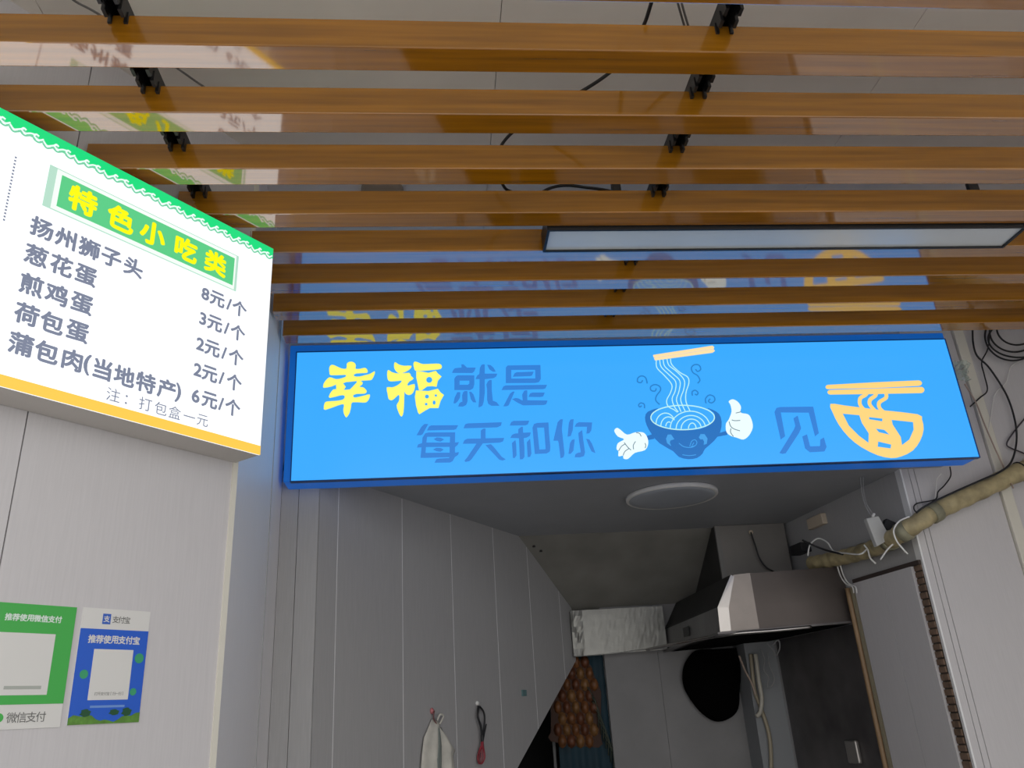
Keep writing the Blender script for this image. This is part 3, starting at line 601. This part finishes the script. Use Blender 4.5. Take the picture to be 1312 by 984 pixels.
mesh('painted_reflection', [(hx0+.055, 3.9975, 1.929), (hx0+.20, 3.9975, 1.932), (hx0+.20, 3.9975, 2.204), (hx0+.112, 3.9975, 2.198), (hx0+.06, 3.9975, 2.04)], [(0,1,2,3,4)], mat('reflection_steel', (.24, .21, .19), .3, metal=.6, noise=.1, nscale=6), hood)  # lighter patch standing in for the reflection on the hood's left front
setp(hood)
du = thing('duct_box', 'grey square duct box rising above the range hood to the ceiling', 'duct', (1.78, 4.6, 2.2))
box('casing', (1.565, 1.968), (4.446, 5.03), (2.218, ZC-.002), mat('dark_duct_board', (.04, .038, .036), .7, noise=.3, nscale=4), du)  # casing darker than its front panel
box('front_panel', (1.565, 1.972), (4.438, 4.446), (2.218, ZC-.002), mat('duct_grey_board', (.21, .195, .18), .55, noise=.12, nscale=3), du, bevel=.002)
box('corner_angle', (1.561, 1.585), (4.434, 4.45), (2.218, ZC-.002), mat('duct_grey_edge', (.22, .21, .2), .5), du)
lathe('grommet', [(.004, 0), (.012, 0), (.012, .008), (.004, .008)], aty(962, 682, 4.43), (0, -1, 0), CREAMP, du, seg=12)
setp(du)
tag(tube('cable', [aty(962, 682, 4.42), aty(968, 700, 4.41), aty(973, 715, 4.41), aty(982, 727, 4.41), aty(993, 733, 4.42)], .0045, BLACKP), 'black cable hanging down the front of the duct box', 'cable')

# ------------------------------------------------------------------ hanging things under the hood
def yp(pts, Y): return [aty(x, y, Y) for x, y in pts]
wk = thing('wok', 'soot-black wok hanging on the back wall under the hood', 'wok', aty(912, 920, 5.0))
out = cr([aty(x, y, 5.02) for x, y in ((898, 832), (880, 845), (874, 865), (878, 885), (895, 910), (915, 924), (933, 921), (945, 908), (947, 880), (947, 840))], 4, True)
cen = sum(out, Vector())/len(out); n = len(out); V, Fc = list(out), []
for k, (s_, d_) in enumerate(((1.0, .012), (.86, .05), (.6, .07), (.3, .08))):
    V += [cen+(p-cen)*s_+Vector((0, -d_, 0)) for p in out]
for k in range(4):
    for i in range(n): Fc.append((k*n+i, k*n+(i+1) % n, (k+1)*n+(i+1) % n, (k+1)*n+i))
Fc += [tuple(range(n)), tuple(range(4*n, 5*n))]
mesh('bowl', V, Fc, SOOT, wk, smooth=True)
a, b_ = aty(900, 828, 4.97), aty(946, 850, 4.97)
box('handle_bracket', (a.x, b_.x), (4.96, 5.0), (b_.z, 1.91), SOOT, wk)
setp(wk)
bd = box('cutting_board', (aty(950, 860, 4.98).x, aty(972, 860, 4.98).x), (4.96, 4.985), (aty(960, 921, 4.97).z, aty(955, 868, 4.97).z), mat('old_wood', (.13, .085, .05), .7, noise=.3, nscale=12, stretch=(6, 1, .6)), bevel=.003)
tag(bd, 'small brown wooden board hanging beside the black wok', 'board')
PIPEC = mat('pale_hose', (.36, .31, .22), .5)
tag(tube('gas_hose', yp([(962, 838), (964, 860), (967, 885), (974, 905), (981, 925), (986, 945), (988, 970), (988, 1000)], 4.84), .011, PIPEC), 'pale flexible hose dropping down beside the wooden board', 'hose')
tag(tube('gas_hose', yp([(968, 838), (972, 870), (976, 895), (974, 912), (969, 918)], 4.80), .012, mat('ivory_hose', (.48, .45, .38), .5)), 'short ivory hose loop hanging under the hood', 'hose')
tag(tube('cable', yp([(947, 840), (955, 860), (963, 875), (968, 890)], 4.82), .006, mat('pink_beige_cable', (.42, .32, .26))), 'pinkish cable slanting beneath the hood toward the board', 'cable')
wires = [(975, 832), (980, 845), (979, 858), (985, 868), (983, 880), (990, 878), (992, 868), (986, 852), (983, 836)]
tag(tube('cable', yp(wires, 4.8), .004, mat('grey_white_wire', (.3, .3, .3))), 'tangled grey wire hanging under the hood lip', 'cable')
tag(tube('cable', yp([(983, 825), (990, 832), (994, 840), (999, 830), (997, 820), (990, 826)], 4.6), .004, mat('grey_white_wire', (.3, .3, .3))), 'small knot of grey wire at the hood lip', 'cable')
hb = wbox('towel_hook', RW, (.0, .001), (0, .001), (0, .001), STEEL)
bpy.data.objects.remove(hb)
uh0, uh1 = ru(1104, 960), ru(1090, 960); vh0 = RW.uv(1097, 978)[1]; vh1 = RW.uv(1097, 948)[1]
tag(wbox('steel_catch', RW, (min(uh0, uh1), max(uh0, uh1)), (vh0, vh1), (.006, .03), mat('dull_steel', (.35, .33, .31), .3, metal=.7), bevel=.008), 'small dull steel catch low on the dark splash panel', 'catch')

# vertical brown pipe on right wall
pu = ru(1103, 760)+.0
pts = [RW.at(up_+.055, z_, .022) for z_ in (2.10, 1.9, 1.5, 1.0, .2)]
tag(tube('pipe', pts, .013, BROWN, smoothk=3), 'brown vertical pipe beside the right wall panel', 'pipe')
tag(wbox('cable_duct', RW, (up_+.012, up_+.036), (.2, 2.10), (.001, .02), mat('khaki_trunking', (.33, .29, .20), .6)), 'khaki cable trunking running beside the brown pipe', 'trunking')
# white cables curving down into it
for k in range(2):
    tag(tube('cable', [onp(x+k*4, y, RW.at(0, 0, .05), RW.n) for x, y in ((1072, 722), (1077, 738), (1084, 748), (1092, 752), (1094, 760))], .0035, WHITEP), 'white cable curving from the hose to the trunking, ' + ('left' if k == 0 else 'right') + ' of two', 'cable')

# ------------------------------------------------------------------ insulated hose
HP = [(1040, 722, 4.15), (1066, 717, 3.98), (1100, 710, 3.80), (1130, 698, 3.55), (1158, 681, 3.34), (1200, 655, 3.325), (1250, 631, 3.32), (1312, 602, 3.31), (1380, 572, 3.31), (1460, 538, 3.31)]
hp = [aty(x, y, Y) for x, y, Y in HP]
for p in hp:
    lim = wx(p.y)-.045 if p.y > 3.42 else 99
    p.x = min(p.x, lim)
V, Fc = tube_data(hp, .04, seg=16, smoothk=14, rf=lambda t: .036+.006*t+.0022*math.sin(t*150))
hose = thing('insulated_hose', 'thick yellowed tape-wrapped hose sagging from upper right into the stall', 'hose', hp[4])
mesh('wrap', V, Fc, HOSE, hose, smooth=True)
HC = cr(hp, 14)
for t in (.38, .45, .55):
    i = int(t*(len(HC)-1)); d_ = (HC[i+1]-HC[i-1]).normalized()
    lathe('tape_band', [(.04, -.022), (.0445, -.02), (.0445, .02), (.04, .022)], HC[i], d_, mat('grey_green_tape', (.27, .255, .17), .6, noise=.3, nscale=20), hose, seg=18)
for t in (.77, .795):
    i = int(t*(len(HC)-1)); d_ = (HC[i+1]-HC[i-1]).normalized()
    lathe('tie', [(.043, -.002-.003*(t > .78)), (.0465, -.002-.003*(t > .78)), (.0465, .002+.003*(t > .78)), (.043, .002+.003*(t > .78))], HC[i], d_, BLACKP if t < .78 else CREAMP, hose, seg=18)
setp(hose)
# cables on the right
def cab(label, pts, r=.0035, m=BLACKP, Y=3.36):
    return tag(tube('cable', [aty(p[0], p[1], p[2] if len(p) > 2 else Y) for p in pts], r, m), label, 'cable')
cab('long black cable running along the top of the thick hose', [(1174, 657, 3.28), (1188, 647, 3.27), (1228, 628, 3.26), (1262, 613, 3.26), (1280, 605, 3.27), (1295, 593, 3.3), (1302, 569), (1301, 542), (1290, 507), (1268, 472), (1252, 456), (1247, 440), (1246, 420)], .0045)
cab('thin black cable ending behind the right edge of the blue sign', [(1268, 380), (1267, 440), (1258, 463), (1261, 480), (1265, 500), (1255, 510), (1243, 521)], .0032)
cab('thin black wire dangling below the right end of the blue sign', [(1217, 598), (1218, 610), (1210, 622), (1202, 630), (1198, 640), (1175, 645), (1171, 652), (1178, 658), (1190, 652)], .003)
cab('thin white wire beneath the right end of the blue sign', [(1206, 607), (1200, 615), (1199, 630), (1197, 645)], .002, WHITEP)
cab('white wire crossing in front of the thick hose where it bends', [(1165, 662, 3.25), (1152, 668, 3.25), (1145, 680, 3.25), (1150, 695, 3.25), (1163, 710, 3.25)], .0035, WHITEP)
cab('short white wire loop below the bend of the thick hose', [(1128, 717, 3.4), (1138, 703, 3.4), (1148, 696, 3.4), (1156, 702, 3.4), (1160, 708, 3.4)], .0035, WHITEP)
cab('white wire lying across the hose end inside the stall', [(1107, 698, 3.6), (1112, 705, 3.6), (1115, 715, 3.6), (1122, 722, 3.6)], .004, WHITEP)
cab('white cable arching from the dark corner to the hose', [(1035, 712, 3.95), (1038, 698, 3.95), (1048, 690, 3.95), (1060, 695, 3.9), (1068, 706, 3.85), (1085, 709, 3.7), (1102, 710, 3.6), (1110, 704, 3.6)], .004, WHITEP)
cab('black cable from the dark corner box to the hose', [(1028, 692, 3.9), (1045, 700, 3.9), (1062, 706, 3.85), (1080, 710, 3.75)], .005)
cab('white cord hanging at the right above the hose', [(1308, 463), (1295, 470), (1289, 490), (1275, 505), (1270, 530), (1266, 555)], .0025, WHITEP, 3.37)
cab('dark bent wire loop at the far right edge above the hose', [(1320, 528), (1300, 552), (1290, 568), (1295, 574), (1312, 581), (1325, 590)], .0035, mat('dark_violet_cable', (.06, .05, .06)), 3.37)
cab('pinkish cord dropping down to the thick hose', [(1236, 492), (1250, 515), (1262, 545), (1275, 575), (1290, 608), (1298, 625, 3.25)], .0035, mat('pink_beige_cable', (.42, .32, .26)), 3.34)
cab('thin wires dropping from the sign to the adapter, left strand', [(1102, 600, 3.5), (1103, 620, 3.5), (1106, 640, 3.5), (1112, 655, 3.5), (1117, 662, 3.5)], .0022, mat('grey_white_wire', (.3, .3, .3)))
cab('thin wire dropping from the sign to the adapter, right strand', [(1107, 598, 3.5), (1106, 625, 3.5), (1110, 645, 3.5), (1119, 660, 3.5)], .0022, mat('grey_white_wire', (.3, .3, .3)))
# coil top right
coil = thing('cable_coil', 'coil of black cables hanging on the wall at upper right', 'cable coil', aty(1300, 430, 3.36))
for k, (cx, cyy, rx, ry) in enumerate(((1300, 425, 32, 26), (1303, 420, 26, 22), (1298, 430, 36, 32), (1306, 434, 40, 24))):
    lp = [aty(cx+rx*math.cos(t*math.pi/6), cyy+ry*math.sin(t*math.pi/6), 3.365-.008*k) for t in range(13)]
    tube('loop', lp, .0045, BLACKP, coil)
setp(coil)
# plastic bag fragment & strap beside sign
bagm = mat('clear_plastic', (.55, .68, .60), .25, alpha=.45)
V, Fc = [], []
for j in range(7):
    for i in range(7):
        p = aty(1219+i*3.8, 463+j*4.2, 3.33); V.append(p+Vector((0, random.uniform(-.02, .02), 0)))
for j in range(6):
    for i in range(6): a = j*7+i; Fc.append((a, a+1, a+8, a+7))
tag(mesh('plastic_bag', V, Fc, bagm), 'small crumpled clear plastic bag on the wall right of the blue sign', 'bag')

# switch plate, adapter, black boxes on right wall
def rbox(name, x0, y0, x1, y1, d, m, label, cat):
    ua, va = RW.uv(x0, y0); ub, vb = RW.uv(x1, y1)
    o = wbox(name, RW, (min(ua, ub), max(ua, ub)), (min(va, vb), max(va, vb)), (0.0, d), m, bevel=.003); return tag(o, label, cat)
rbox('switch_plate', 1042, 679, 1058, 657, .03, CREAMP, 'beige rectangular switch box high on the stall right wall', 'switch')
rbox('junction_box', 1026, 712, 1038, 694, .06, BLACKP, 'black junction box in the dark corner above the hood', 'junction box')
ad = thing('power_adapter', 'translucent white plastic adapter hanging above the hose bend', 'adapter', aty(1125, 680, 3.45))
q = [aty(x, y, 3.43) for x, y in ((1110, 664), (1126, 661), (1142, 690), (1124, 700))]
slab('body', q, (0, .03, 0), mat('milky_plastic', (.50, .50, .48), .35), ad, bevel=.004)
tube('cord_end', [aty(1118, 663, 3.44), aty(1120, 658, 3.44)], .006, WHITEP, ad, smoothk=0)
setp(ad)
q = [aty(x, y, 3.45) for x, y in ((1136, 664), (1154, 672), (1148, 684), (1131, 676))]
tag(slab('junction_box', q, (0, .03, 0), BLACKP, bevel=.003), 'small black box behind the white adapter by the hose', 'junction box')

# ------------------------------------------------------------------ pineapple curtain and recess
pcn = thing('pineapple_curtain', 'teal cloth curtain printed with a large orange pineapple', 'curtain', aty(750, 980, 5.1))
V, Fc = [], []
nx, nz = 26, 10
xa, xb = .66, .985
for j in range(nz+1):
    for i in range(nx+1):
        t = i/nx; V.append((xa+(xb-xa)*t, 5.10+.006*math.sin(t*26), .9+(1.93-.9)*j/nz))
for j in range(nz):
    for i in range(nx): a = j*(nx+1)+i; Fc.append((a, a+1, a+nx+2, a+nx+1))
mesh('cloth', V, Fc, mat('teal_cloth', (.002, .028, .045), .7, noise=.3, nscale=6), pcn, smooth=True)
PB = [mat('pineapple_orange', (.17, .065, .02), .5, noise=.35, nscale=40), mat('pineapple_brown', (.12, .04, .016), .5, noise=.3, nscale=40), mat('pineapple_gold', (.20, .095, .03), .5, noise=.3, nscale=40)]
def pine_w(py): t = (py-838)/150; return (14+26*min(1, t*3.2)) if t < .75 else 40-26*(t-.75)*3
for row in range(11):
    pyy = 848+row*14.5
    if pyy > 952: continue
    W2 = pine_w(pyy); cx0 = 738
    for col in range(-3, 4):
        pxx = cx0+col*11.6+(5.8 if row % 2 else 0)
        if abs(pxx-cx0) > W2*.72: continue
        p = aty(pxx, pyy, 5.082)
        V = [p+Vector((0, -.022, 0))]; K = 8
        for rr_, dd_ in ((.7, -.012), (1, .012)):
            for k in range(K):
                th = 2*math.pi*k/K; V.append(p+Vector((.027*rr_*math.cos(th)*(1+.08*math.sin(row*3+col)), dd_, .040*rr_*math.sin(th))))
        Fc = [(0, 1+k, 1+(k+1) % K) for k in range(K)] + [(1+k, 1+(k+1) % K, 1+K+(k+1) % K, 1+K+k) for k in range(K)]
        mesh('fruit_scale', V, Fc, PB[(row*2+col) % 3], pcn, smooth=True)
po = sm([(738-pine_w(y)*.8, y) for y in range(842, 960, 12)]+[(738+pine_w(y)*.8, y) for y in range(958, 838, -12)], 2)
decal('pineapple_body', [[[(aty(x, y, 5.09).x, aty(x, y, 5.09).z) for x, y in po]]], lambda a, b_, o: Vector((a, 5.092-o, b_)), mat('pineapple_dark_brown', (.05, .018, .008), .7), pcn, th=.002)  # dark brown ground of the printed fruit
for k in range(9):
    x0_ = 752+k*3.2; y0_ = 880+k*9
    q = [aty(x0_, y0_, 5.07), aty(x0_+8, y0_+12, 5.068), aty(x0_+14, y0_+30, 5.07), aty(x0_+15, y0_+52, 5.075)]
    tube('leaf', q, .004, mat('dark_leaf', (.035, .045, .03), .6), pcn, seg=5, smoothk=3)
setp(pcn)
xp_ = aty(713, 940, 5.2)
rk = thing('metal_rack', 'pale metal rack posts in the dark recess left of the curtain', 'rack', (xp_.x, 5.2, 0))
for dx in (-.022, .016): box('post', (xp_.x+dx-.008, xp_.x+dx+.008), (5.18, 5.2), (0, 1.70), mat('dull_grey_metal', (.20, .20, .20), .5), rk)
box('shelf', (xp_.x-.03, xp_.x+.22), (5.18, 5.4), (1.25, 1.27), mat('dull_grey_metal', (.20, .20, .20), .5), rk)
setp(rk)

# ------------------------------------------------------------------ hooks, bag, whisk on the slanting wall
def ip(x, y, d=0): u_, v_ = IW.uv(x, y); return IW.at(u_, v_, d)
hk = lathe('wall_hook', [(.0, .0), (.013, .0), (.013, .003), (.006, .010), (.001, .011)], ip(553, 911), IW.n, mat('pink_plastic', (.50, .16, .17), .4), seg=16)
tag(hk, 'pink adhesive hook holding the cloth bag', 'hook')
hk = lathe('wall_hook', [(.0, .0), (.012, .0), (.012, .003), (.006, .010), (.001, .011)], ip(611, 901), IW.n, WHITEP, seg=16)
tag(hk, 'white adhesive hook holding the whisk', 'hook')
st = wbox('wall_sticker', IW, (IW.uv(668, 885)[0], IW.uv(673, 885)[0]), (IW.uv(670, 892)[1], IW.uv(670, 884)[1]), (0, .008), mat('teal_print', (.12, .22, .23), .5))
tag(st, 'tiny teal hook stuck on the slanting grey wall', 'hook')
bag = thing('cloth_bag', 'off-white cloth bag hanging from the pink hook', 'bag', ip(555, 990, .02))
def cloth(name, top_, prof, m, ph, amp=.009):
    V, Fc = [], []; nI = 14
    for j, (xl, xr, y) in enumerate(prof):
        for i in range(nI+1):
            t = i/nI; e = math.sin(t*math.pi)
            V.append(ip(xl+(xr-xl)*t, y+3*math.sin(t*5+ph)*(j > 0), .006+.028*e*(j/len(prof))**.5+amp*math.sin(t*11+ph+j*.35)*(j/len(prof))))
    for j in range(len(prof)-1):
        for i in range(nI): a = j*(nI+1)+i; Fc.append((a, a+1, a+nI+2, a+nI+1))
    o = mesh(name, V, Fc, m, bag, smooth=True); s_ = o.modifiers.new('solid', 'SOLIDIFY'); s_.thickness = .002; return o
CL = mat('off_white_cloth', (.62, .60, .53), .8, noise=.1, nscale=20, bump=.1); CLG = mat('grey_green_cloth', (.22, .25, .23), .8)
cloth('bag_body', None, [(551, 558, 922), (548, 561, 930), (541, 562, 945), (538, 563, 965), (536, 564, 985), (535, 565, 1010)], CL, 0)
cloth('bag_fold', None, [(553, 560, 926), (552, 562, 938), (550, 563, 955), (546, 562, 975), (546, 560, 1005)], CLG, 2, .012)
cloth('bag_flap', None, [(560, 563, 932), (563, 571, 948), (561, 581, 962), (560, 578, 970), (561, 580, 990), (562, 582, 1010)], CL, 1)
tube('bag_strap', [ip(553, 911, .014), ip(552, 920, .014), ip(556, 928, .014)], .003, mat('dark_red_cord', (.15, .06, .06)), bag)
tube('bag_strap', [ip(555, 924, .02), ip(558, 916, .024), ip(563, 918, .02), ip(560, 928, .014)], .004, CL, bag)
setp(bag)
wh = thing('whisk', 'black-handled whisk with a red head hanging from the white hook', 'whisk', ip(612, 975, .02))
tube('handle', [ip(613, 940, .02), ip(613, 950, .02), ip(614, 960, .02)], .007, BLACKP, wh, smoothk=2)
tube('hanging_loop', [ip(610, 905, .014), ip(608, 918, .018), ip(611, 930, .02), ip(613, 942, .02)], .0055, BLACKP, wh)
tube('hanging_loop', [ip(611, 905, .014), ip(616, 914, .018), ip(616, 928, .02), ip(614, 942, .02)], .0045, BLACKP, wh)
tube('hanging_loop', [ip(614, 951, .02), ip(616, 940, .02), ip(618, 928, .022)], .003, BLACKP, wh)
RED = mat('red_silicone', (.34, .035, .05), .4)
base_, tip = ip(613, 952, .02), ip(611, 979, .02); ax = (tip-base_); sd = IW.u; fr = IW.n
for k in range(6):
    th = k*math.pi/6; sv = sd*math.cos(th)+fr*math.sin(th)
    pts = [base_, base_+ax*.35+sv*.012, base_+ax*.7+sv*.0175, base_+ax*.95+sv*.010, base_+ax*1.0, base_+ax*.95-sv*.010, base_+ax*.7-sv*.0175, base_+ax*.35-sv*.012, base_]
    tube('wire', pts, .0022, RED, wh, seg=5, smoothk=3)
lathe('collar', [(.001, 0), (.007, 0), (.0075, .03), (.004, .036)], base_-ax*.1, ax, RED, wh, seg=12)
setp(wh)
